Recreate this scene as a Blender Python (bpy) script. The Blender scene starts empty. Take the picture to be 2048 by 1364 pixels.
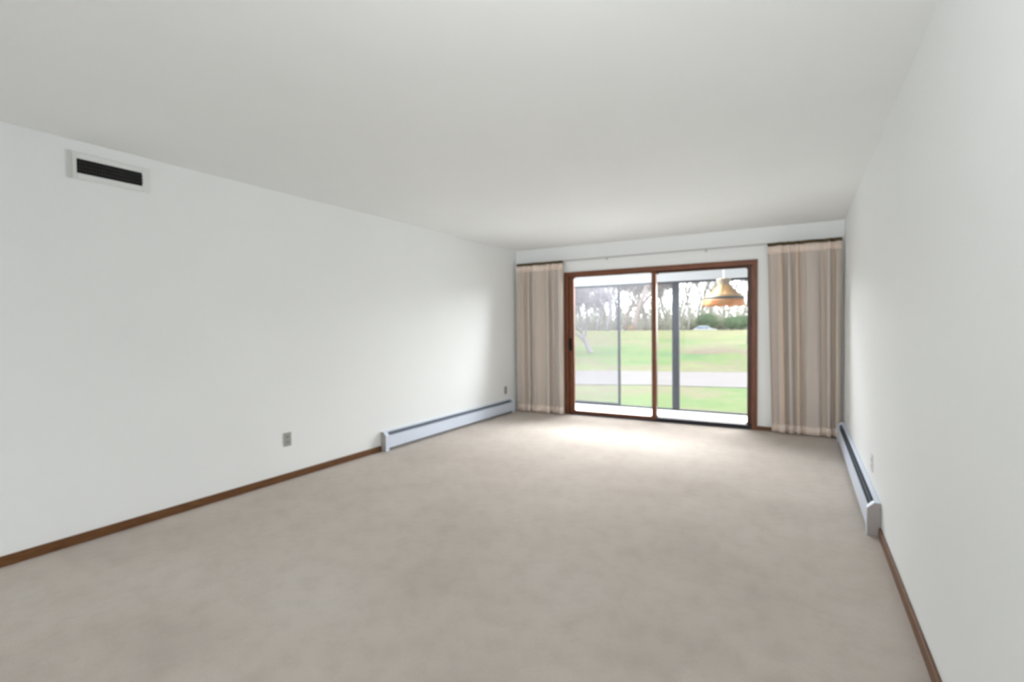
import bpy, bmesh, math, random
from mathutils import Vector, Matrix

S = bpy.context.scene
C = S.collection
random.seed(7)
PI = math.pi

# ---------------------------------------------------------------- camera
H = 2.44          # ceiling height
CAMZ = 1.287
LX, RX, BY = -3.7875, 0.4262, 6.69     # left wall, right wall, garden wall
RY = -4.6         # rear wall, behind the camera
yaw, pit, rol = -0.5249, -0.0286, -0.0112
fw = Vector((math.sin(yaw)*math.cos(pit), math.cos(yaw)*math.cos(pit), math.sin(pit)))
r0 = Vector((math.cos(yaw), -math.sin(yaw), 0)); u0 = r0.cross(fw)
rv = r0*math.cos(rol) + u0*math.sin(rol); uv = -r0*math.sin(rol) + u0*math.cos(rol)
cd = bpy.data.cameras.new('camera'); cam = bpy.data.objects.new('camera', cd); C.objects.link(cam)
m = Matrix((rv, uv, -fw)).transposed().to_4x4(); m.translation = (0, 0, CAMZ)
cam.matrix_world = m
cd.sensor_width = 36; cd.sensor_fit = 'HORIZONTAL'; cd.lens = 995.2/2048*36
cd.clip_start = 0.05; cd.clip_end = 500
cd.dof.use_dof = True; cd.dof.focus_distance = 0.25; cd.dof.aperture_fstop = 14.0
S.camera = cam

# ---------------------------------------------------------------- world, sun, area lights, exposure
W = bpy.data.worlds.new('overcast_sky'); S.world = W; W.use_nodes = True
bg = W.node_tree.nodes['Background']
bg.inputs[0].default_value = (0.95, 0.975, 1.0, 1); bg.inputs[1].default_value = 3.0

def light(name, kind, loc, rot, energy, color=(1, 1, 1), **kw):
    l = bpy.data.lights.new(name, kind); l.energy = energy; l.color = color
    for k, v in kw.items(): setattr(l, k, v)
    o = bpy.data.objects.new(name, l); C.objects.link(o); o.location = loc; o.rotation_euler = rot
    return o
# soft overcast sun low over the garden, shining in through the sliding door
LW = dict(sky=3.9, sun=10.5, rear=9, porch=185, room_fill=17.5)
def arealight(name, loc, d, energy, sx, sy, color=(1, 1, 1), **kw):
    return light(name, 'AREA', loc, Vector(d).to_track_quat('-Z', 'Y').to_euler(), energy, color, shape='RECTANGLE', size=sx, size_y=sy, **kw)
bg.inputs[1].default_value = LW['sky']
sun = light('sun', 'SUN', (0, 20, 15), Vector((0.02, -1.0, -0.30)).to_track_quat('-Z', 'Y').to_euler(), LW['sun'], (1.0, 0.98, 0.95), angle=math.radians(55))
# added fill light in the unseen rear opening behind the camera
arealight('rear_fill_light', (-1.7, RY+0.06, 1.35), (0, 1, 0), LW['rear'], 3.6, 2.0)
# fill light added beside the camera to brighten the room, aimed up it
arealight('room_fill_light', (.05, -.3, 1.9), (-.30, .9, .42), LW['room_fill'], .5, .5, spread=math.radians(110))
# unseen fill light added under the porch ceiling above the door
arealight('porch_fill_light', (-2.1, 7.30, 2.20), (0, -.35, -1), LW['porch'], 1.9, .6, (.95, .98, 1.0))

S.view_settings.view_transform = 'Standard'; S.view_settings.look = 'None'
S.view_settings.exposure = 0.09; S.view_settings.gamma = 1.0; S.view_settings.use_curve_mapping = False
S.cycles.use_denoising = True
S.cycles.max_bounces = 14; S.cycles.diffuse_bounces = 8; S.cycles.transparent_max_bounces = 24
S.cycles.transmission_bounces = 8
S.cycles.sample_clamp_indirect = 8

# ---------------------------------------------------------------- helpers
def tag(o, label=None, cat=None, group=None, kind=None):
    if label: o['label'] = label
    if cat: o['category'] = cat
    if group: o['group'] = group
    if kind: o['kind'] = kind
    return o
def empty(name, loc, rz=0):
    o = bpy.data.objects.new(name, None); C.objects.link(o); o.location = loc; o.rotation_euler = (0, 0, rz)
    o.empty_display_size = .1
    return o
def link(name, bm, mat, parent=None, smooth=False, bevel=0, loc=None):
    me = bpy.data.meshes.new(name)
    bmesh.ops.recalc_face_normals(bm, faces=bm.faces)
    if smooth:
        for f in bm.faces: f.smooth = True
    bm.to_mesh(me); bm.free()
    for mm in (mat if isinstance(mat, (list, tuple)) else [mat]): me.materials.append(mm)
    o = bpy.data.objects.new(name, me); C.objects.link(o)
    if parent: o.parent = parent
    if loc: o.location = loc
    if bevel:
        b = o.modifiers.new('bevel', 'BEVEL'); b.width = bevel; b.segments = 2; b.limit_method = 'ANGLE'
    return o
def box(bm, x0, x1, y0, y1, z0, z1, mi=0):
    vs = [bm.verts.new(p) for p in ((x0,y0,z0),(x1,y0,z0),(x1,y1,z0),(x0,y1,z0),(x0,y0,z1),(x1,y0,z1),(x1,y1,z1),(x0,y1,z1))]
    for f in ((0,3,2,1),(4,5,6,7),(0,1,5,4),(1,2,6,5),(2,3,7,6),(3,0,4,7)):
        fc = bm.faces.new([vs[i] for i in f]); fc.material_index = mi
    return vs
def boxes(*bs):
    bm = bmesh.new()
    for b in bs: box(bm, *b)
    return bm
def tube(bm, pts, rads, n=6, mi=0, cap=True):
    rings = []
    for i, p in enumerate(pts):
        p = Vector(p)
        d = Vector(pts[min(i+1, len(pts)-1)]) - Vector(pts[max(i-1, 0)])
        if d.length < 1e-9: d = Vector((0, 0, 1))
        d.normalize()
        a = d.orthogonal().normalized() if i == 0 else (rings_a - d*rings_a.dot(d)).normalized()
        rings_a = a; b = d.cross(a)
        r = rads[i] if isinstance(rads, (list, tuple)) else rads
        rings.append([bm.verts.new(p + (a*math.cos(2*PI*k/n) + b*math.sin(2*PI*k/n))*r) for k in range(n)])
    for i in range(len(rings)-1):
        for k in range(n):
            f = bm.faces.new((rings[i][k], rings[i][(k+1)%n], rings[i+1][(k+1)%n], rings[i+1][k])); f.material_index = mi
    if cap:
        bm.faces.new(rings[0][::-1]).material_index = mi; bm.faces.new(rings[-1]).material_index = mi
def lathe(bm, prof, n=24, fn=None):
    rings = []
    for (r, z) in prof:
        rings.append([bm.verts.new((r*math.cos(2*PI*k/n)*(fn(k/n) if fn else 1), r*math.sin(2*PI*k/n)*(fn(k/n) if fn else 1), z)) for k in range(n)])
    for i in range(len(rings)-1):
        for k in range(n): bm.faces.new((rings[i][k], rings[i][(k+1)%n], rings[i+1][(k+1)%n], rings[i+1][k]))

# ---------------------------------------------------------------- materials
class Mat:
    def __init__(s, name, color=(.8,.8,.8), rough=.6, spec=.3, metal=0):
        s.m = bpy.data.materials.new(name); s.m.use_nodes = True; s.n = s.m.node_tree.nodes; s.l = s.m.node_tree.links
        s.b = s.n['Principled BSDF']; s.out = s.n['Material Output']
        s.b.inputs['Base Color'].default_value = (*color, 1); s.b.inputs['Roughness'].default_value = rough
        s.b.inputs['Specular IOR Level'].default_value = spec; s.b.inputs['Metallic'].default_value = metal
    def node(s, t, **kw):
        n = s.n.new(t)
        for k, v in kw.items():
            if k in n.inputs: n.inputs[k].default_value = v
            else: setattr(n, k, v)
        return n
    def coords(s, scale=(1,1,1), kind='Object'):
        tc = s.node('ShaderNodeTexCoord'); mp = s.node('ShaderNodeMapping'); mp.inputs['Scale'].default_value = scale
        s.l.new(tc.outputs[kind], mp.inputs['Vector']); return mp.outputs[0]
    def noise(s, vec, scale, detail=4, rough=.55):
        n = s.node('ShaderNodeTexNoise'); n.inputs['Scale'].default_value = scale; n.inputs['Detail'].default_value = detail
        n.inputs['Roughness'].default_value = rough
        s.l.new(vec, n.inputs['Vector']); return n.outputs['Fac']
    def ramp(s, fac, stops, interp='LINEAR'):
        r = s.node('ShaderNodeValToRGB'); e = r.color_ramp.elements; r.color_ramp.interpolation = interp
        while len(e) < len(stops): e.new(.5)
        for i, (p, c) in enumerate(stops): e[i].position = p; e[i].color = (*c, 1)
        s.l.new(fac, r.inputs[0]); return r.outputs[0]
    def mix(s, a, b, fac, mode='MIX'):
        n = s.node('ShaderNodeMix'); n.data_type = 'RGBA'; n.blend_type = mode
        for v, i in ((fac, 0), (a, 6), (b, 7)):
            if hasattr(v, 'links'): s.l.new(v, n.inputs[i])
            else: n.inputs[i].default_value = v if i == 0 else (*v, 1)
        return n.outputs[2]
    def base(s, c): s.l.new(c, s.b.inputs['Base Color'])
    def bump(s, fac, strength=.3, dist=.01):
        n = s.node('ShaderNodeBump'); n.inputs['Strength'].default_value = strength; n.inputs['Distance'].default_value = dist
        s.l.new(fac, n.inputs['Height']); s.l.new(n.outputs[0], s.b.inputs['Normal'])

def paint(name, col, rough=.55, bs=.08, spec=.3):
    a = Mat(name, col, rough, spec); v = a.coords()
    n1 = a.noise(v, .9, 3); a.base(a.ramp(n1, [(.3, tuple(c*.985 for c in col)), (.7, tuple(min(1, c*1.01) for c in col))]))
    a.bump(a.noise(v, 220, 3), bs, .002); return a.m
M = {}
M['wall'] = paint('painted_wall', (.845, .868, .872), .5)
M['back_wall'] = M['wall']
M['vent_paint'] = paint('vent_frame_paint', (.77, .79, .785), .5); M['vent_grey'] = paint('vent_flange_grey', (.60, .61, .60), .5)
M['ceil'] = paint('stippled_ceiling', (.862, .885, .885), .9, .5, .1)
M['white'] = paint('white_paint', (.85, .86, .86), .5)

a = Mat('carpet', rough=.95, spec=.05); v = a.coords()
n1 = a.noise(v, 1.1, 6, .6); n2 = a.noise(v, 9, 5, .65); n3 = a.noise(v, 160, 3, .7)
c1 = a.ramp(n1, [(.32, (.525, .468, .428)), (.5, (.585, .528, .482)), (.7, (.62, .57, .53))])
c2 = a.ramp(n2, [(.3, (.91, .91, .90)), (.55, (1, 1, 1)), (.8, (1.0, .995, .985))])
c3 = a.ramp(n3, [(.25, (.86, .86, .85)), (.7, (1, 1, 1))])
# small darker dents and stains
vo = a.node('ShaderNodeTexVoronoi'); vo.inputs['Scale'].default_value = 1.7; a.l.new(v, vo.inputs['Vector'])
c4 = a.ramp(vo.outputs['Distance'], [(.02, (.84, .82, .79)), (.06, (1, 1, 1))])
col = a.mix(a.mix(c1, c2, 1.0, 'MULTIPLY'), c3, 1.0, 'MULTIPLY')
a.base(a.mix(col, c4, .8, 'MULTIPLY'))
a.bump(n3, .6, .008); M['carpet'] = a.m

def wood(name, dark, light_, axis=(1, 1, 12), rough=.4):
    a = Mat(name, rough=rough, spec=.35); v = a.coords(axis)
    n = a.noise(v, 6, 6, .6); a.base(a.ramp(n, [(.3, dark), (.7, light_)])); a.bump(n, .1, .002); return a.m
M['door_wood'] = wood('stained_door_wood', (.105, .035, .018), (.235, .085, .038), (14, 14, 1))
M['door_wood_h'] = wood('stained_door_wood_horizontal', (.105, .035, .018), (.235, .085, .038), (1, 14, 14))
M['door_dark'] = wood('dark_door_wood', (.05, .016, .009), (.105, .034, .018), (14, 14, 1))
M['base'] = wood('oak_baseboard', (.085, .035, .013), (.19, .085, .03), (14, 1.5, 14))
M['heater'] = Mat('enamelled_heater_metal', (.66, .73, .85), .35, .5).m
M['heater_end'] = Mat('heater_end_cap_enamel', (.36, .33, .32), .5, .3).m
M['dark_metal'] = Mat('dark_heater_fins', (.05, .065, .085), .5, .4, .4).m
M['black'] = Mat('black_grille_metal', (.012, .012, .012), .6, .2).m
M['slat'] = Mat('dark_grille_bars', (.03, .03, .03), .6, .3).m
M['plate'] = Mat('grey_outlet_plastic', (.36, .36, .34), .5, .4).m
M['plate_dark'] = Mat('darker_outlet_plastic', (.29, .29, .28), .5, .4).m
M['plate_white'] = Mat('white_outlet_plastic', (.72, .72, .70), .5, .4).m
M['slot'] = Mat('outlet_slot', (.03, .03, .03), .6).m
M['bronze'] = Mat('bronze_aluminium', (.018, .02, .025), .6, .15, 0).m
M['threshold'] = Mat('dark_threshold_metal', (.035, .035, .045), .5, .4, .3).m
M['porch_floor'] = paint('porch_concrete', (.86, .86, .86), .8, .2)
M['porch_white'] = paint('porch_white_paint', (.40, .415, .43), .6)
M['sill_wood'] = paint('weathered_sill', (.50, .42, .38), .8)

def glass(name, haze, tint=(1, 1, 1), hazecol=(.9, .93, 1)):
    a = Mat(name); n, l = a.n, a.l
    n.remove(a.b)
    t = a.node('ShaderNodeBsdfTransparent'); t.inputs[0].default_value = (*tint, 1)
    g = a.node('ShaderNodeBsdfGlossy'); g.inputs['Roughness'].default_value = .02
    fr = a.node('ShaderNodeFresnel'); fr.inputs['IOR'].default_value = 1.18
    m1 = a.node('ShaderNodeMixShader'); l.new(fr.outputs[0], m1.inputs[0]); l.new(t.outputs[0], m1.inputs[1]); l.new(g.outputs[0], m1.inputs[2])
    df = a.node('ShaderNodeBsdfTranslucent'); df.inputs[0].default_value = (*hazecol, 1)
    m2 = a.node('ShaderNodeMixShader'); m2.inputs[0].default_value = haze
    l.new(m1.outputs[0], m2.inputs[1]); l.new(df.outputs[0], m2.inputs[2]); l.new(m2.outputs[0], a.out.inputs[0])
    return a.m
M['glass_clear'] = glass('clear_glass', .004)
M['glass_haze'] = glass('hazy_glass', .014)
M['screen'] = glass('fine_insect_screen', .010, (.90, .90, .92), (.75, .78, .85))

# ---------------------------------------------------------------- room shell
T = .14
def struct(name, bm, mat, **k): return tag(link(name, bm, mat, **k), kind='structure')
struct('floor', boxes((LX-T, RX+T, RY-T, BY, -.2, 0)), M['carpet'])
struct('ceiling', boxes((LX-T, RX+T, RY-T, BY+T, H, H+.15)), M['ceil'])
struct('wall_left', boxes((LX-T, LX, RY, BY+T, -.2, H)), M['wall'])
struct('wall_right', boxes((RX, RX+T, RY, BY+T, -.2, H)), M['wall'])
DX0, DX1, DZ = -2.955, -.470, 2.045     # rough opening
struct('wall_back', boxes((LX, DX0, BY, BY+T, -.2, H), (DX1, RX, BY, BY+T, -.2, H), (DX0, DX1, BY, BY+T, DZ, H), (DX0, DX1, BY, BY+T, -.2, 0)), M['back_wall'])
struct('wall_rear', boxes((LX, -3.5, RY-T, RY, 0, H), (.1, RX, RY-T, RY, 0, H), (-3.5, .1, RY-T, RY, 0, .35), (-3.5, .1, RY-T, RY, 2.35, H)), M['wall'])

def baseboard(name, x0, x1, y0, y1, h=.06):
    return struct(name, boxes((x0, x1, y0, y1, 0, h)), M['base'], bevel=.004)
baseboard('baseboard_left', LX, LX+.014, RY, 3.775)
baseboard('baseboard_right', RX-.014, RX, RY, 3.645)
baseboard('baseboard_back', -.445, RX-.001, BY-.014, BY, .05)

# ---------------------------------------------------------------- sliding door
door = tag(empty('door_1', ((DX0+DX1)/2, BY, 0)), 'reddish-brown framed sliding glass door opening to the screened porch', 'door', kind='structure')
def dpart(name, bm, mat, bevel=.003, parent=door):
    o = link(name, bm, mat, bevel=bevel)
    if parent: o.parent = parent; o.matrix_parent_inverse = Matrix.Translation(-Vector(((DX0+DX1)/2, BY, 0)))
    return o
X0, X1, ZT = -2.982, -.445, 2.067
# casing around the opening on the room side
dpart('casing', boxes((X0, X0+.062, BY-.018, BY, 0, ZT-.062), (X1-.062, X1, BY-.018, BY, 0, ZT-.062)), M['door_wood'])
dpart('head_casing', boxes((X0, X1, BY-.018, BY, ZT-.062, ZT)), M['door_wood_h'])
# jambs lining the opening
dpart('jamb', boxes((DX0, DX0+.035, BY, BY+T, 0, DZ), (DX1-.035, DX1, BY, BY+T, 0, DZ)), M['door_dark'])
dpart('head_jamb', boxes((DX0+.035, DX1-.035, BY, BY+T, DZ-.03, DZ)), M['door_dark'])
dpart('threshold', boxes((DX0+.035, DX1-.035, BY-.015, BY+T+.02, 0, .018)), M['threshold'])
def framed(name, x0, x1, z0, z1, gx0, gx1, gz0, gz1, y0, y1, mat, rad=.03):
    """Panel frame with a rounded-corner opening."""
    bm = bmesh.new()
    outer, inner = [], []
    ns = 6
    cs = [(gx1-rad, gz1-rad, 0, (x1, z1)), (gx0+rad, gz1-rad, 90, (x0, z1)), (gx0+rad, gz0+rad, 180, (x0, z0)), (gx1-rad, gz0+rad, 270, (x1, z0))]
    for cx, cz, a0, oc in cs:
        for k in range(ns+1):
            t = math.radians(a0 + 90*k/ns)
            inner.append((cx+rad*math.cos(t), cz+rad*math.sin(t)))
            if k < ns/2:   # before the corner: on the first side
                o_ = (oc[0], cz+rad*math.sin(t)) if a0 in (0, 180) else (cx+rad*math.cos(t), oc[1])
            elif k > ns/2:
                o_ = (cx+rad*math.cos(t), oc[1]) if a0 in (0, 180) else (oc[0], cz+rad*math.sin(t))
            else: o_ = oc
            outer.append(o_)
    n = len(inner)
    V = {}
    for nm, pts in (('o', outer), ('i', inner)):
        for yi, y in enumerate((y0, y1)): V[nm, yi] = [bm.verts.new((p[0], y, p[1])) for p in pts]
    for k in range(n):
        j = (k+1) % n
        bm.faces.new((V['o',0][k], V['o',0][j], V['i',0][j], V['i',0][k]))
        bm.faces.new((V['o',1][k], V['i',1][k], V['i',1][j], V['o',1][j]))
        bm.faces.new((V['i',0][k], V['i',0][j], V['i',1][j], V['i',1][k]))
        bm.faces.new((V['o',0][k], V['o',1][k], V['o',1][j], V['o',0][j]))
    return dpart(name, bm, mat, bevel=0)
# left sliding panel (inner track) and right fixed panel (outer track)
GZ0, GZ1 = .055, 1.992
pl = framed('sliding_panel', -2.925, -1.662, .018, DZ-.03, -2.845, -1.722, GZ0, GZ1, BY+.025, BY+.06, M['door_wood'])
pr = framed('fixed_panel', -1.715, -.505, .018, DZ-.03, -1.665, -.562, GZ0, GZ1-.012, BY+.07, BY+.105, M['door_dark'])
pr['label'] = 'darker fixed panel on the outer track'
def pane(name, x0, x1, y, mat, parent):
    bm = boxes((x0, x1, y, y+.006, GZ0-.01, GZ1+.01))
    o = link(name, bm, mat); o.parent = parent; return o
pane('glass', -2.855, -1.712, BY+.040, M['glass_haze'], pl)
pane('glass', -1.675, -.552, BY+.085, M['glass_clear'], pr)
bm = boxes((-2.905, -2.882, BY-.002, BY+.025, .93, 1.11), (-2.900, -2.887, BY-.024, BY-.002, .945, .965), (-2.900, -2.887, BY-.024, BY-.002, 1.075, 1.095), (-2.902, -2.885, BY-.036, BY-.024, .94, 1.10))
h_ = link('handle', bm, M['black'], bevel=.003); h_.parent = pl; h_['label'] = 'black pull handle'
dpart('latch', boxes((-.520, -.506, BY+.045, BY+.07, 1.27, 1.40)), M['black'])
dpart('bottom_rail_cover', boxes((-1.66, -.51, BY+.010, BY+.07, .018, .05)), M['threshold'])['label'] = 'dark metal lower track cover'

# ---------------------------------------------------------------- baseboard heaters
def heater(name, wx, s, y0, y1, label, group='baseboard heaters along the side walls'):
    """wx = wall plane, s = +1 when the heater sticks out towards +x."""
    root = tag(empty(name, (wx, (y0+y1)/2, 0)), label, 'heater', group)
    def P(n, bs, mat, bev=.003, lab=None):
        bm = bmesh.new()
        for (a0, a1, b0, b1, c0, c1) in bs:
            xs = sorted((s*a0, s*a1)); box(bm, xs[0], xs[1], b0, b1, c0, c1)
        o = link(n, bm, mat, root, bevel=bev)
        if lab: o['label'] = lab
        return o
    L = (y1-y0)/2; cap = .055
    P('back_plate', [(.001, .008, -L+cap, L-cap, .02, .20), (.008, .028, -L+cap, L-cap, .194, .20)], M['heater'], .001)
    P('front_panel', [(.058, .066, -L+cap, L-cap, .035, .160), (.052, .058, -L+cap, L-cap, .150, .160)], M['heater'], .002)
    P('damper', [(.028, .050, -L+cap, L-cap, .176, .182)], M['dark_metal'], .001, 'dark slanted damper in the top slot')
    bm = bmesh.new()
    k = -L+cap+.01
    while k < L-cap-.01:
        xs = sorted((s*.012, s*.052)); box(bm, xs[0], xs[1], k, k+.002, .07, .145); k += .02
    tube(bm, [(s*.032, -L+cap, .105), (s*.032, L-cap, .105)], .012, 8)
    link('fin_tube', bm, M['dark_metal'], root)
    for sg, nm in ((-1, 'near'), (1, 'far')):
        ya, yb = (-L, -L+cap) if sg < 0 else (L-cap, L)
        bm = bmesh.new()
        prof = [(0, .0), (.070, .0), (.070, .168), (.034, .205), (0, .205)]
        va = [bm.verts.new((s*px, ya, pz)) for px, pz in prof]; vb = [bm.verts.new((s*px, yb, pz)) for px, pz in prof]
        fa = bm.faces.new(va); fb = bm.faces.new(vb[::-1])
        (fa if sg < 0 else fb).material_index = 1
        for i in range(5): bm.faces.new((va[i], va[(i+1)%5], vb[(i+1)%5], vb[i]))
        link('end_cap', bm, [M['heater'], M['heater_end']], root, bevel=.003)
    return root
heater('baseboard_heater', LX+.001, 1, 3.78, 6.49, 'long pale blue-white baseboard heater on the left wall, running to the left curtain')
heater('baseboard_heater', RX-.001, -1, 3.65, 6.47, 'long pale blue-white baseboard heater on the right wall, running to the right curtain')

# ---------------------------------------------------------------- air vent
vent = tag(empty('air_vent', (LX, 1.48, 2.29)), 'black grille air vent in a pale frame high on the left wall', 'vent')
bm = bmesh.new()
y0, y1, z0, z1 = -.22, .22, -.081, .081; gy0, gy1, gz0, gz1 = -.166, .180, -.043, .043
for b in ((y0, gy0, z0, z1), (gy1, y1, z0, z1), (gy0, gy1, z0, gz0), (gy0, gy1, gz1, z1)):
    box(bm, .001, .009, *b)
link('face_plate', bm, M['vent_paint'], vent, bevel=.004)
link('duct_opening', boxes((.0005, .002, gy0, gy1, gz0, gz1)), M['black'], vent)
bm = bmesh.new()
for k in range(1, 4): z = gz0 + (gz1-gz0)*k/4; box(bm, .004, .012, gy0, gy1, z-.0035, z+.0035)
for k in range(1, 22): y = gy0 + (gy1-gy0)*k/22; box(bm, .003, .009, y-.0018, y+.0018, gz0, gz1)
link('grille', bm, M['slat'], vent)
link('side_flange', boxes((.001, .0155, y0, y0+.03, z0, z1)), M['vent_grey'], vent, bevel=.003)

# ---------------------------------------------------------------- outlets
def outlet(wx, s, y, z, mat, label):
    root = tag(empty('wall_outlet', (wx, y, z)), label, 'outlet', 'electrical outlets low on the walls')
    def B(a0, a1, *r):
        xs = sorted((s*a0, s*a1)); return (xs[0], xs[1], *r)
    link('cover_plate', boxes(B(.0005, .006, -.036, .036, -.058, .058)), mat, root, bevel=.003)
    for dz in (-.022, .022):
        r = link('socket', boxes(B(.006, .009, -.016, .016, dz-.014, dz+.014)), M['plate_dark'] if mat is M['plate'] else mat, root, bevel=.004)
        link('slot', boxes(B(.009, .0095, -.008, -.006, dz-.004, dz+.006), B(.009, .0095, .006, .008, dz-.004, dz+.006)), M['slot'], r)
    return root
outlet(LX, 1, 2.69, .348, M['plate'], 'grey wall outlet on the left wall, between the vent and the heater')
outlet(LX, 1, 6.33, .345, M['plate'], 'small grey wall outlet above the far end of the left heater')
outlet(RX, -1, 4.09, .345, M['plate_white'], 'white wall outlet above the near part of the right heater')
outlet(RX, -1, 6.0, .315, M['plate_white'], 'white wall outlet above the far part of the right heater, by the curtain')

# ---------------------------------------------------------------- curtains
def curtain_mat():
    a = Mat('striped_open_weave_curtain', rough=.9, spec=.05)
    v = a.coords((1, 1, 1), 'UV')
    sx = a.node('ShaderNodeSeparateXYZ'); a.l.new(v, sx.inputs[0])
    cmb = a.node('ShaderNodeCombineXYZ'); a.l.new(sx.outputs[0], cmb.inputs[0])
    vv = cmb.outputs[0]
    n1 = a.noise(vv, 5.0, 3, .6); n2 = a.noise(vv, 21, 4, .8)
    c1 = a.ramp(n1, [(.30, (.80, .56, .40)), (.42, (.69, .60, .52)), (.56, (.66, .62, .59)), (.70, (.76, .62, .53))])
    c2 = a.ramp(n2, [(.34, (.66, .60, .54)), (.45, (.96, .94, .92)), (.58, (1, 1, 1)), (.66, (.76, .72, .68))])
    col = a.mix(c1, c2, 1.0, 'MULTIPLY')
    a.base(col)
    tr = a.node('ShaderNodeBsdfTranslucent'); a.l.new(col, tr.inputs[0])
    mx = a.node('ShaderNodeMixShader'); mx.inputs[0].default_value = .15
    a.l.new(a.b.outputs[0], mx.inputs[1]); a.l.new(tr.outputs[0], mx.inputs[2]); a.l.new(mx.outputs[0], a.out.inputs[0])
    w = a.noise(a.coords((1, 1, 1), 'UV'), 300, 2); a.bump(w, .15, .002)
    return a.m
M['curtain'] = curtain_mat()
a = Mat('curtain_header_cloth', rough=.9, spec=.05); v = a.coords((40, 40, 2)); n = a.noise(v, 1.5, 4)
a.base(a.ramp(n, [(.3, (.72, .60, .52)), (.7, (.82, .72, .64))])); M['header'] = a.m
M['hook_shade'] = Mat('dark_hook_shade', (.10, .075, .04), .8, .1).m  # dark brown stands for hook tops and the shade above the curtain
M['rod'] = Mat('grey_white_traverse_rod', (.50, .50, .50), .4, .5).m

def curtain(x0, x1, folds, seed, label, flare=0.0):
    yc = BY-.10
    root = tag(empty('curtain', ((x0+x1)/2, yc, 0)), label, 'curtain', 'beige curtains beside the sliding door')
    cx = (x0+x1)/2
    rnd = random.Random(seed)
    ph = [rnd.uniform(0, 2*PI) for _ in range(8)]; wob = [rnd.uniform(.6, 1.0) for _ in range(folds+2)]
    NU, NZ = folds*16, 40
    def cs(u, z, amp=1, dy=0):
        t = max(0, u*folds + .45*math.sin(2*PI*u*1.6+ph[4])*u*(1-u)*4); i = int(min(t, folds-1e-6)); w = wob[i]*(1-(t-i)) + wob[i+1]*(t-i)
        top = max(0, (z-1.95)/.26)
        a_ = (.036*w*(1-.45*top)) * amp
        y = a_*math.sin(2*PI*t + .5*math.sin(2*PI*t*.5+ph[0])) + .008*math.sin(2*PI*t*2.1+ph[1] + 1.2*z)*(1-top) + .006*math.sin(5*PI*u+ph[2]+z)
        x = x0 + (x1-x0)*u + .010*math.sin(4*PI*t+ph[3])*(1-top)
        x += flare*(1-z/2.2)*(1-u)
        return Vector((x-cx, y+dy, z))
    ZB, ZT_ = .012, 2.195
    bm = bmesh.new(); uvl = bm.loops.layers.uv.new('UV')
    g = [[bm.verts.new(cs(i/NU, ZB+(ZT_-ZB)*j/NZ)) for i in range(NU+1)] for j in range(NZ+1)]
    for j in range(NZ):
        for i in range(NU):
            f = bm.faces.new((g[j][i], g[j][i+1], g[j+1][i+1], g[j+1][i])); f.smooth = True
            for lp, (ii, jj) in zip(f.loops, ((i, j), (i+1, j), (i+1, j+1), (i, j+1))):
                lp[uvl].uv = (ii/NU*(x1-x0)*2.2 + seed, jj/NZ*2.2)
    fab = link('fabric', bm, M['curtain'], root)
    sm = fab.modifiers.new('solid', 'SOLIDIFY'); sm.thickness = .0015; sm.offset = 0
    def strip(name, za, zb, mat, dy, th=.002):
        bm = bmesh.new()
        g = [[bm.verts.new(cs(i/NU, z, 1, dy)) for i in range(NU+1)] for z in (za, (za+zb)/2, zb)]
        for j in range(2):
            for i in range(NU): f = bm.faces.new((g[j][i], g[j][i+1], g[j+1][i+1], g[j+1][i])); f.smooth = True
        o = link(name, bm, mat, root); s2 = o.modifiers.new('solid', 'SOLIDIFY'); s2.thickness = th; s2.offset = 0
        return o
    strip('header_band', 2.105, 2.192, M['header'], -.003)['label'] = 'lighter stiff band along the top'
    strip('hem', .012, .11, M['header'], -.003)['label'] = 'doubled hem at the floor'
    strip('hook_shade_strip', 2.192, 2.232, M['hook_shade'], .004, .006)['label'] = 'dark brown strip for the hook tops and the shade around them'
    return root
curtain(-3.725, -2.962, 6, 3, 'beige striped curtain left of the sliding door, in the left corner')
curtain(-.335, .398, 6, 11, 'beige striped curtain right of the sliding door, in the right corner', .05)
rod = tag(empty('curtain_rod', ((LX+RX)/2, BY-.05, 2.19)), 'thin grey-white traverse rod across the wall above the sliding door', 'curtain rod')
L = (RX-LX)/2-.03
link('track', boxes((-L, L, -.012, .012, .033, .052)), M['rod'], rod, bevel=.003)
for x in (-1.9, -.65, .65, 1.9):
    link('bracket', boxes((x-.012, x+.012, -.010, .048, .036, .050), (x-.015, x+.015, .046, .0495, .015, .06)), M['rod'], rod, bevel=.002)

# ---------------------------------------------------------------- porch
PY = 8.22
PX0, PX1, PF, PH = -5.2, 1.4, -.09, 2.34
struct('porch_floor', boxes((PX0, PX1, BY+T, PY+.10, PF-.12, PF)), M['porch_floor'])
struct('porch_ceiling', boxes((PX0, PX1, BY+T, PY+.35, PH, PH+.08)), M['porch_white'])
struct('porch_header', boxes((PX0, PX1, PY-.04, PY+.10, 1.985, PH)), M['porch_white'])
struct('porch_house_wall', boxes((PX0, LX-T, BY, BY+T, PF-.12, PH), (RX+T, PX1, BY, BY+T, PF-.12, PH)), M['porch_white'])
sc = tag(empty('porch_screen', (-1.9, PY, PF)), 'dark bronze framed screen wall on the outer edge of the porch', 'screen')
def sp(name, x0, x1, y0, y1, z0, z1, mat=None, bev=.003):
    o = link(name, boxes((x0+1.9, x1+1.9, y0-PY, y1-PY, z0-PF, z1-PF)), mat or M['bronze'], sc, bevel=bev); return o
sp('top_rail', PX0, PX1, PY-.02, PY+.02, 1.952, 1.985)
sp('bottom_rail', PX0, -2.635, PY-.02, PY+.02, PF, PF+.055)
sp('bottom_rail', -2.635, PX1, PY-.02, PY+.02, PF, PF+.03)
sp('mullion', -2.675, -2.637, PY-.02, PY+.02, PF+.03, 1.952)
sp('post', -1.775, -1.672, PY-.03, PY+.05, PF+.03, 1.952)
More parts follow.
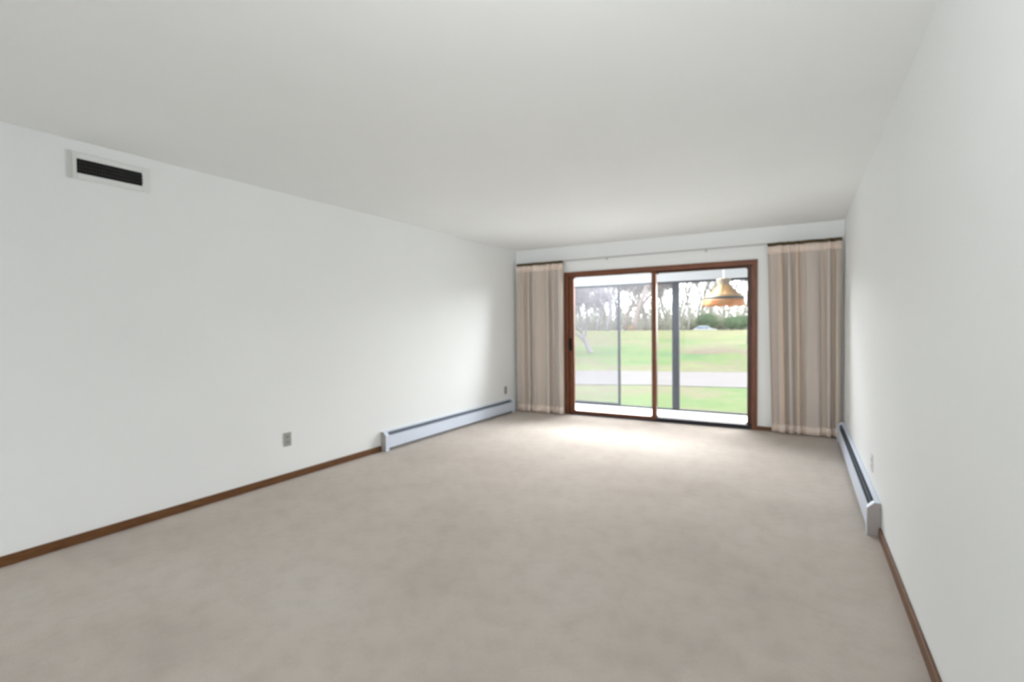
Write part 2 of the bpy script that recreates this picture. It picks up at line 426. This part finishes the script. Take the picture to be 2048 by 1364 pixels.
sp('mullion', -.335, -.297, PY-.02, PY+.02, PF+.03, 1.952)
sp('mullion', -4.22, -4.18, PY-.02, PY+.02, PF+.055, 1.952)
sp('mesh', -4.18, -2.675, PY-.002, PY+.002, PF+.055, 1.952, M['screen'], 0)['label'] = 'hazy insect mesh in the left bay'
struct('porch_curb', boxes((PX0, PX1, PY+.10, PY+.26, -.32, -.13)), M['sill_wood'])

# pendant lamp in the porch
def amber(name, c1, c2, sc_, tr=.5):
    a = Mat(name, rough=.35, spec=.4); v = a.coords(); n = a.noise(v, sc_, 3)
    col = a.ramp(n, [(.35, c1), (.65, c2)], 'LINEAR'); a.base(col)
    t = a.node('ShaderNodeBsdfTranslucent'); a.l.new(col, t.inputs[0]); mx = a.node('ShaderNodeMixShader'); mx.inputs[0].default_value = tr
    a.l.new(a.b.outputs[0], mx.inputs[1]); a.l.new(t.outputs[0], mx.inputs[2]); a.l.new(mx.outputs[0], a.out.inputs[0]); return a.m
M['amber'] = amber('cream_amber_glass', (.30, .17, .065), (.40, .28, .14), 8)
M['amber2'] = amber('orange_glass', (.42, .14, .03), (.48, .28, .12), 14)
M['crown'] = amber('pale_crown_glass', (.32, .27, .20), (.20, .16, .12), 30, .4)
M['lead'] = Mat('dark_lead_band', (.03, .035, .035), .5, .4, .3).m
lamp = tag(empty('pendant_lamp', (-.925, 7.5, 1.54)), 'amber stained-glass pendant lamp hanging in the porch behind the right door panel', 'lamp')
N = 32
bm = bmesh.new(); lathe(bm, [(.085, .295), (.10, .27), (.14, .225), (.20, .17), (.262, .125)], N); o = link('shade', bm, M['amber'], lamp, smooth=True)
o.modifiers.new('s', 'SOLIDIFY').thickness = .004
bm = bmesh.new(); lathe(bm, [(.268, .128), (.272, .12), (.272, .098), (.268, .092)], N); o = link('band', bm, M['lead'], lamp, smooth=True)
o.modifiers.new('s', 'SOLIDIFY').thickness = .004
# scalloped skirt
bm = bmesh.new(); NS = 96; rg = []
for j in range(5):
    rg.append([])
    for k in range(NS):
        th = 2*PI*k/NS; zb = .02 - .02*abs(math.sin(th*6)); z = .095 + (zb-.095)*j/4; r = .270 + .012*j/4
        rg[-1].append(bm.verts.new((r*math.cos(th), r*math.sin(th), z)))
for j in range(4):
    for k in range(NS): bm.faces.new((rg[j][k], rg[j][(k+1)%NS], rg[j+1][(k+1)%NS], rg[j+1][k]))
o = link('skirt', bm, M['amber2'], lamp, smooth=True); o.modifiers.new('s', 'SOLIDIFY').thickness = .004
o['label'] = 'orange scalloped skirt'
bm = bmesh.new()
for k in range(8):
    th = 2*PI*k/8; tube(bm, [(r*math.cos(th), r*math.sin(th), z) for r, z in ((.088, .296), (.103, .272), (.143, .227), (.203, .172), (.264, .127))], .003, 5)
link('lead_ribs', bm, M['lead'], lamp)
bm = bmesh.new(); lathe(bm, [(.03, .392), (.07, .388), (.098, .375), (.088, .35), (.072, .32), (.085, .292)], N); o = link('crown', bm, M['crown'], lamp, smooth=True)
o.modifiers.new('s', 'SOLIDIFY').thickness = .004
bm = bmesh.new(); tube(bm, [(0, 0, .38), (0, 0, PH-1.54)], .004, 8); lathe(bm, [(.001, PH-1.54-.03), (.05, PH-1.54-.02), (.055, PH-1.54)], 16)
link('cord', bm, M['white'], lamp)
bm = bmesh.new(); bmesh.ops.create_uvsphere(bm, u_segments=16, v_segments=12, radius=.035, matrix=Matrix.Translation((0, 0, .2)))
tube(bm, [(0, 0, .23), (0, 0, .38)], .016, 10); link('bulb', bm, M['white'], lamp, smooth=True)

# ---------------------------------------------------------------- garden
def gz(x, y):
    v = y - .28*x
    z = -.25
    if v > 17.9:
        t = min(v, 47)-17.9; z += .037*t + .05*math.sin(t*.35+x*.1)*min(1, t/4)
        if v > 47: z -= .012*(v-47)
        z += .35*math.exp(-(((x+2.2)/4)**2 + ((y-24)/4)**2))
    return z
a = Mat('spring_grass', rough=.95, spec=.05); v = a.coords()
n1 = a.noise(v, .22, 5, .6); n2 = a.noise(v, 3.5, 5, .7); n3 = a.noise(v, 30, 3)
c1 = a.ramp(n1, [(.36, (.095, .155, .075)), (.46, (.125, .175, .075)), (.55, (.165, .155, .105)), (.63, (.155, .19, .09))])
c2 = a.ramp(n2, [(.3, (.80, .84, .78)), (.6, (1, 1, 1)), (.8, (1, .97, .88))])
sy = a.node('ShaderNodeSeparateXYZ'); a.l.new(v, sy.inputs[0])
mr = a.node('ShaderNodeMapRange'); mr.inputs['From Min'].default_value = 27; mr.inputs['From Max'].default_value = 42; a.l.new(sy.outputs[1], mr.inputs[0])
nf = a.ramp(a.noise(v, .5, 4), [(.35, (.5, .5, .5)), (.6, (1, 1, 1))])
dry = a.mix((0, 0, 0), nf, mr.outputs[0])       # drier, yellower grass on top of the rise
cc = a.mix(c1, (.225, .225, .125), dry)
# brown elliptical patch on the flank of the mound
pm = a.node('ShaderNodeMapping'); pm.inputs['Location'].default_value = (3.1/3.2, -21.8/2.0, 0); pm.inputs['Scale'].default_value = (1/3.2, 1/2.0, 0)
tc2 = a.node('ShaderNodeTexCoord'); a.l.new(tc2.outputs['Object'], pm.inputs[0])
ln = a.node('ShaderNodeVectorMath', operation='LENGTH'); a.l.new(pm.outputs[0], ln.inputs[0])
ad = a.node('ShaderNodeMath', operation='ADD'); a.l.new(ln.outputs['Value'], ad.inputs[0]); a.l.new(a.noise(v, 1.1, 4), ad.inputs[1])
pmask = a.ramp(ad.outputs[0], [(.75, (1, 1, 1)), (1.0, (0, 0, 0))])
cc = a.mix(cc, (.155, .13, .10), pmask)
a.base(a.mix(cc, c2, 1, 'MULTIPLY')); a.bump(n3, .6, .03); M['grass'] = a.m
bm = bmesh.new()
xs = [-95 + 135*i/90 for i in range(91)]
ys = [8.4 + .55*j for j in range(80)] + [52.5+2.2*j for j in range(36)]
g = [[bm.verts.new((x, y, gz(x, y))) for x in xs] for y in ys]
for j in range(len(ys)-1):
    for i in range(len(xs)-1): bm.faces.new((g[j][i], g[j][i+1], g[j+1][i+1], g[j+1][i])).smooth = True
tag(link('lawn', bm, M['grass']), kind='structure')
a = Mat('pale_concrete', rough=.9, spec=.1); v = a.coords(); n = a.noise(v, 1.2, 5)
a.base(a.ramp(n, [(.3, (.148, .142, .142)), (.7, (.162, .156, .157))])); M['road'] = a.m
bm = bmesh.new()
rws = []
for i in range(61):
    x = -50 + 80*i/60; e = .10*math.sin(x*1.3)+.06*math.sin(x*3.1)
    rws.append([bm.verts.new((x, 13.55+.28*x+e, -.235)), bm.verts.new((x, 17.65+.28*x-.4*e, -.235)), bm.verts.new((x, 13.55+.28*x+e, -.30)), bm.verts.new((x, 17.65+.28*x-.4*e, -.30))])
for i in range(60):
    p, q = rws[i], rws[i+1]
    bm.faces.new((p[0], q[0], q[1], p[1])); bm.faces.new((p[0], p[2], q[2], q[0])); bm.faces.new((p[1], q[1], q[3], p[3])); bm.faces.new((p[2], p[3], q[3], q[2]))
tag(link('driveway', bm, M['road']), kind='structure')

def bark(name, c): return paint(name, c, .9, .4, .1)
M['bark'] = bark('grey_bark', (.24, .235, .225)); M['bark_warm'] = bark('warm_bark', (.26, .215, .21)); M['bark_mauve'] = bark('mauve_bark', (.27, .25, .27)); M['bark_pale'] = bark('pale_sapling_bark', (.36, .34, .32))
def leafm(name, c1, c2):
    a = Mat(name, rough=.8, spec=.1); v = a.coords(); n = a.noise(v, 3, 3); col = a.ramp(n, [(.35, c1), (.65, c2)]); a.base(col)
    t = a.node('ShaderNodeBsdfTranslucent'); a.l.new(col, t.inputs[0]); mx = a.node('ShaderNodeMixShader'); mx.inputs[0].default_value = .35
    a.l.new(a.b.outputs[0], mx.inputs[1]); a.l.new(t.outputs[0], mx.inputs[2]); a.l.new(mx.outputs[0], a.out.inputs[0]); return a.m
M['bud_mauve'] = leafm('mauve_buds', (.27, .245, .28), (.33, .29, .32))
M['bud_red'] = leafm('reddish_buds', (.29, .25, .26), (.35, .29, .29))
M['bud_green'] = leafm('pale_green_buds', (.25, .28, .19), (.31, .31, .24))
M['ever'] = leafm('evergreen_leaves', (.10, .16, .085), (.17, .24, .13))
M['bud_pale'] = leafm('pale_undergrowth_buds', (.34, .38, .28), (.42, .42, .34)); M['tan'] = leafm('tan_leaves', (.42, .29, .14), (.48, .36, .20))

def tree_meshes(seed, h, trad, lean=(0, 0), split=.35, spread=.55, levels=5, bark_='bark', bud='bud_mauve', nbud=5, bsize=.05, twig=.008):
    rnd = random.Random(seed)
    trunk, crown, buds = bmesh.new(), bmesh.new(), bmesh.new()
    def branch(p, d, ln, r, lv):
        pts, rs = [p], [r]; q = p; dd = d
        k = 4 if lv < 3 else 3
        for i in range(k):
            dd = (dd + Vector((rnd.uniform(-1, 1), rnd.uniform(-1, 1), rnd.uniform(-.3, .7)))*.16).normalized()
            q = q + dd*ln/k; pts.append(q); rs.append(r*(1-.4*(i+1)/k))
        tube(trunk if lv == 0 else crown, pts, rs, 7 if lv == 0 else (5 if lv < 2 else 3), cap=lv < 2)
        if lv >= levels:
            for _ in range(nbud):
                t = rnd.choice(pts[1:]) + Vector((rnd.gauss(0, .12), rnd.gauss(0, .12), rnd.gauss(0, .12)))*h/8
                ax = Vector((rnd.gauss(0, 1), rnd.gauss(0, 1), rnd.gauss(0, 1))).normalized(); bx = ax.orthogonal().normalized(); cx_ = ax.cross(bx)
                s_ = bsize*rnd.uniform(.6, 1.3)
                vs = [buds.verts.new(t + w) for w in (bx*s_, (cx_*.6+ax*.3)*s_, -bx*s_, (-cx_*.6+ax*.3)*s_)]
                buds.faces.new(vs)
            return
        nb = rnd.choice((3, 3, 4)) if lv else rnd.choice((4, 5))
        for b in range(nb):
            i = rnd.choice((2, 3, k)) if b else k; i = min(i, k)
            th = rnd.uniform(0, 2*PI); o = dd.orthogonal().normalized(); o = Matrix.Rotation(th, 3, dd) @ o
            nd = (dd*(1-.2*lv/levels) + o*rnd.uniform(spread*.6, spread*1.3) + Vector((0, 0, .12))).normalized()
            branch(pts[i], nd, ln*rnd.uniform(.60, .82), max(twig, rs[i]*rnd.uniform(.5, .72)), lv+1)
    branch(Vector((0, 0, -.15)), Vector((lean[0], lean[1], 1)).normalized(), h*split, trad, 0)
    out = []
    for nm, bm_, mt in (('trunk', trunk, M[bark_]), ('branches', crown, M[bark_]), ('buds', buds, M[bud])):
        me = bpy.data.meshes.new(nm); bm_.to_mesh(me); bm_.free(); me.materials.append(mt)
        for p_ in me.polygons: p_.use_smooth = nm != 'buds'
        out.append((nm, me))
    return out
def place_tree(meshes, x, y, s, rz, name, label, cat='tree', group=None):
    root = tag(empty(name, (x, y, gz(x, y)), rz), label, cat, group); root.scale = (s, s, s)
    for nm, me in meshes:
        o = bpy.data.objects.new(nm, me); C.objects.link(o); o.parent = root
        if nm == 'buds': o['kind'] = 'stuff'
    return root
def px(p):   # bearing (x per metre of depth) of a column of the photo, at eye level
    t = [(1140, -.428), (1185, -.382), (1240, -.321), (1302, -.2575), (1352, -.209), (1400, -.165), (1490, -.0867), (1560, -.028)]
    for (a0, b0), (a1, b1) in zip(t, t[1:]):
        if p <= a1: return b0 + (b1-b0)*(p-a0)/(a1-a0)
    return t[-1][1]
TA = tree_meshes(21, 3.9, .12, (-.42, .05), .30, .55, 6, 'bark_mauve', 'bud_mauve', 8, .026, .005)
TB = tree_meshes(5, 12, .17, (.03, 0), .30, .42, 6, 'bark_mauve', 'bud_mauve', 10, .06, .009)
TC = tree_meshes(9, 12, .27, (0, 0), .34, .45, 6, 'bark_warm', 'bud_red', 9, .06, .009)
TD = tree_meshes(14, 12, .11, (.05, 0), .32, .34, 6, 'bark', 'bud_green', 5, .06, .008)
TE = tree_meshes(31, 12, .12, (-.06, 0), .36, .38, 6, 'bark', 'bud_green', 5, .06, .008)
place_tree(TA, -8.25, 21.6, 1, .2, 'leaning_tree', 'small mauve-grey tree leaning left on the grassy slope, the nearest tree')
near = [(TB, 1215, 46, 1.05, 'mauve_tree', 'mauve-grey bare tree just right of the leaning tree at the top of the slope'),
        (TC, 1270, 45, 1.0, 'reddish_tree', 'thick-trunked reddish bare tree on the slope between the two left porch uprights'),
        (TB, 1163, 52, 1.1, 'mauve_tree', 'tall pale mauve bare tree at the far left edge of the door'),
        (TD, 1376, 46, 1.0, 'slender_tree', 'slender bare tree just right of the wide porch post'),
        (TD, 1496, 25, .62, 'slender_tree', 'thin grey tree at the right edge of the door on the near slope')]
for i, (ms, p, y, s, nm, lab) in enumerate(near):
    place_tree(ms, px(p)*y, y, s, i*1.3, nm, lab, 'tree', None)
mid = [(TB, 1196, 56), (TB, 1232, 60), (TC, 1250, 58), (TB, 1180, 62), (TC, 1292, 62), (TD, 1318, 64), (TE, 1338, 60), (TD, 1396, 58), (TE, 1425, 64), (TD, 1450, 60), (TE, 1478, 62), (TB, 1150, 68), (TC, 1210, 70), (TB, 1275, 69), (TD, 1360, 70)]
for i, (ms, p, y) in enumerate(mid):
    place_tree(ms, px(p)*y, y, 1.0+.12*math.sin(i*2.3), i*.9, 'bare_tree', 'bare spring tree in the wood at the top of the lawn', 'tree', 'bare trees in the wood above the lawn')
for i in range(16):
    p = 1145 + 23.5*i; y = 84 + 9*math.sin(i*1.9)
    place_tree((TB, TC, TD, TE)[(i*7) % 4], px(p)*y, y, 1.25+.12*math.sin(i*3.1), i*1.7, 'distant_tree', 'pale bare tree far back in the wood beyond the lawn', 'tree', 'distant trees of the wood')

# undergrowth of saplings and twigs below the trees: nobody could count it
rnd = random.Random(4); bm = bmesh.new()
for _ in range(3200):
    p = rnd.uniform(1130, 1530); y = rnd.uniform(58, 78); x = px(p)*y; z = gz(x, y)-.1; hh = rnd.uniform(.6, 5.5)**1 if rnd.random() < .5 else rnd.uniform(.5, 2.2)
    dx, dy = rnd.gauss(0, .22), rnd.gauss(0, .22)
    tube(bm, [(x, y, z), (x+dx*.5*hh+rnd.gauss(0, .05), y+dy*.5*hh, z+hh*.5), (x+dx*hh, y+dy*hh, z+hh)], [.022, .015, .007], 3, cap=False)
    for _ in range(3):
        t = Vector((x+dx*hh*.8+rnd.gauss(0, .3), y, z+hh*rnd.uniform(.4, 1.05))); s_ = rnd.uniform(.05, .13)
        f = bm.faces.new([bm.verts.new(t+Vector(w)*s_) for w in ((1, 0, .3), (0, .5, 1), (-1, 0, -.2), (0, -.5, -1))]); f.material_index = 1
tag(link('undergrowth', bm, [M['bark_pale'], M['bud_pale']]), 'pale grey-green tangle of saplings along the foot of the wood', 'undergrowth', kind='stuff')

def shrub_mesh(seed, n, mat, size=.09):
    rnd = random.Random(seed); bm = bmesh.new()
    for _ in range(n):
        d = Vector((rnd.gauss(0, 1), rnd.gauss(0, 1), rnd.gauss(0, 1))).normalized(); r = rnd.uniform(.55, 1.0)
        t = Vector((d.x*r, d.y*r, .75 + d.z*r*.75))
        bx = d.orthogonal().normalized(); bx = Matrix.Rotation(rnd.uniform(0, 6.28), 3, d) @ bx; cx_ = (d.cross(bx)+d*rnd.uniform(-.6, .6)).normalized()
        s_ = size*rnd.uniform(.6, 1.4)
        bm.faces.new([bm.verts.new(t+w) for w in (bx*s_, cx_*s_*.6, -bx*s_, -cx_*s_*.6)])
    me = bpy.data.meshes.new('foliage'); bm.to_mesh(me); bm.free(); me.materials.append(mat)
    b2 = bmesh.new()
    for k in range(6):
        th = k*1.05; tube(b2, [(0, 0, -.1), (.25*math.cos(th), .25*math.sin(th), .5), (.5*math.cos(th), .5*math.sin(th), 1.0)], [.04, .03, .01], 5)
    m2 = bpy.data.meshes.new('stems'); b2.to_mesh(m2); b2.free(); m2.materials.append(M['bark'])
    return [('foliage', me), ('stems', m2)]
SH = shrub_mesh(3, 1500, M['ever']); SH2 = shrub_mesh(8, 1200, M['bud_green']); SH3 = shrub_mesh(12, 500, M['tan'])
for p, y, s, ms, nm, lab in ((1414, 52, 1.15, SH, 'evergreen_shrub', 'dark green shrub under the porch lamp at the edge of the wood'),
                         (1438, 55, 1.0, SH2, 'shrub', 'pale green shrub right of the darkest green shrub'),
                         (1464, 46, .8, SH, 'evergreen_shrub', 'low green shrub near the right edge of the door, in front of the wood'),
                         (1384, 56, .9, SH2, 'shrub', 'pale green shrub right of the wide porch post'),
                         (1482, 54, 1.0, SH, 'evergreen_shrub', 'green shrub at the right edge of the wood, behind the low one'),
                         (1262, 47, .35, SH3, 'tan_shrub', 'tiny tan shrub beside the thick reddish tree trunk')):
    place_tree(ms, px(p)*y, y, s, p, nm, lab, 'shrub')

# parked car behind the crest
car = tag(empty('car', (px(1410)*50, 50, gz(px(1410)*50, 50)-.52), .25), 'small white and blue car far away at the top of the lawn', 'car')
M['car_white'] = Mat('white_car_paint', (.42, .43, .46), .3, .5).m; M['car_blue'] = Mat('blue_grey_glass', (.12, .2, .30), .15, .6).m; M['tyre'] = Mat('tyre', (.02, .02, .02), .8).m
bm = bmesh.new()
prof = [(-1.05, .2), (1.05, .2), (1.05, .58), (.55, .66), (.25, .92), (-.55, .92), (-.9, .64), (-1.05, .6)]
va = [bm.verts.new((a_, -.42, b_)) for a_, b_ in prof]; vb = [bm.verts.new((a_, .42, b_)) for a_, b_ in prof]
bm.faces.new(va); bm.faces.new(vb[::-1])
for i in range(8): bm.faces.new((va[i], va[(i+1)%8], vb[(i+1)%8], vb[i]))
link('body', bm, M['car_white'], car, bevel=.03)
link('window', boxes((-.75, -.15, -.43, -.421, .64, .86)), M['car_blue'], car); link('window', boxes((-.10, .30, -.43, -.421, .64, .86)), M['car_blue'], car)
for x in (-.65, .65):
    for y in (-.36, .36):
        bm = bmesh.new(); tube(bm, [(x, y-.07, .2), (x, y+.07, .2)], .2, 16); link('wheel', bm, M['tyre'], car)
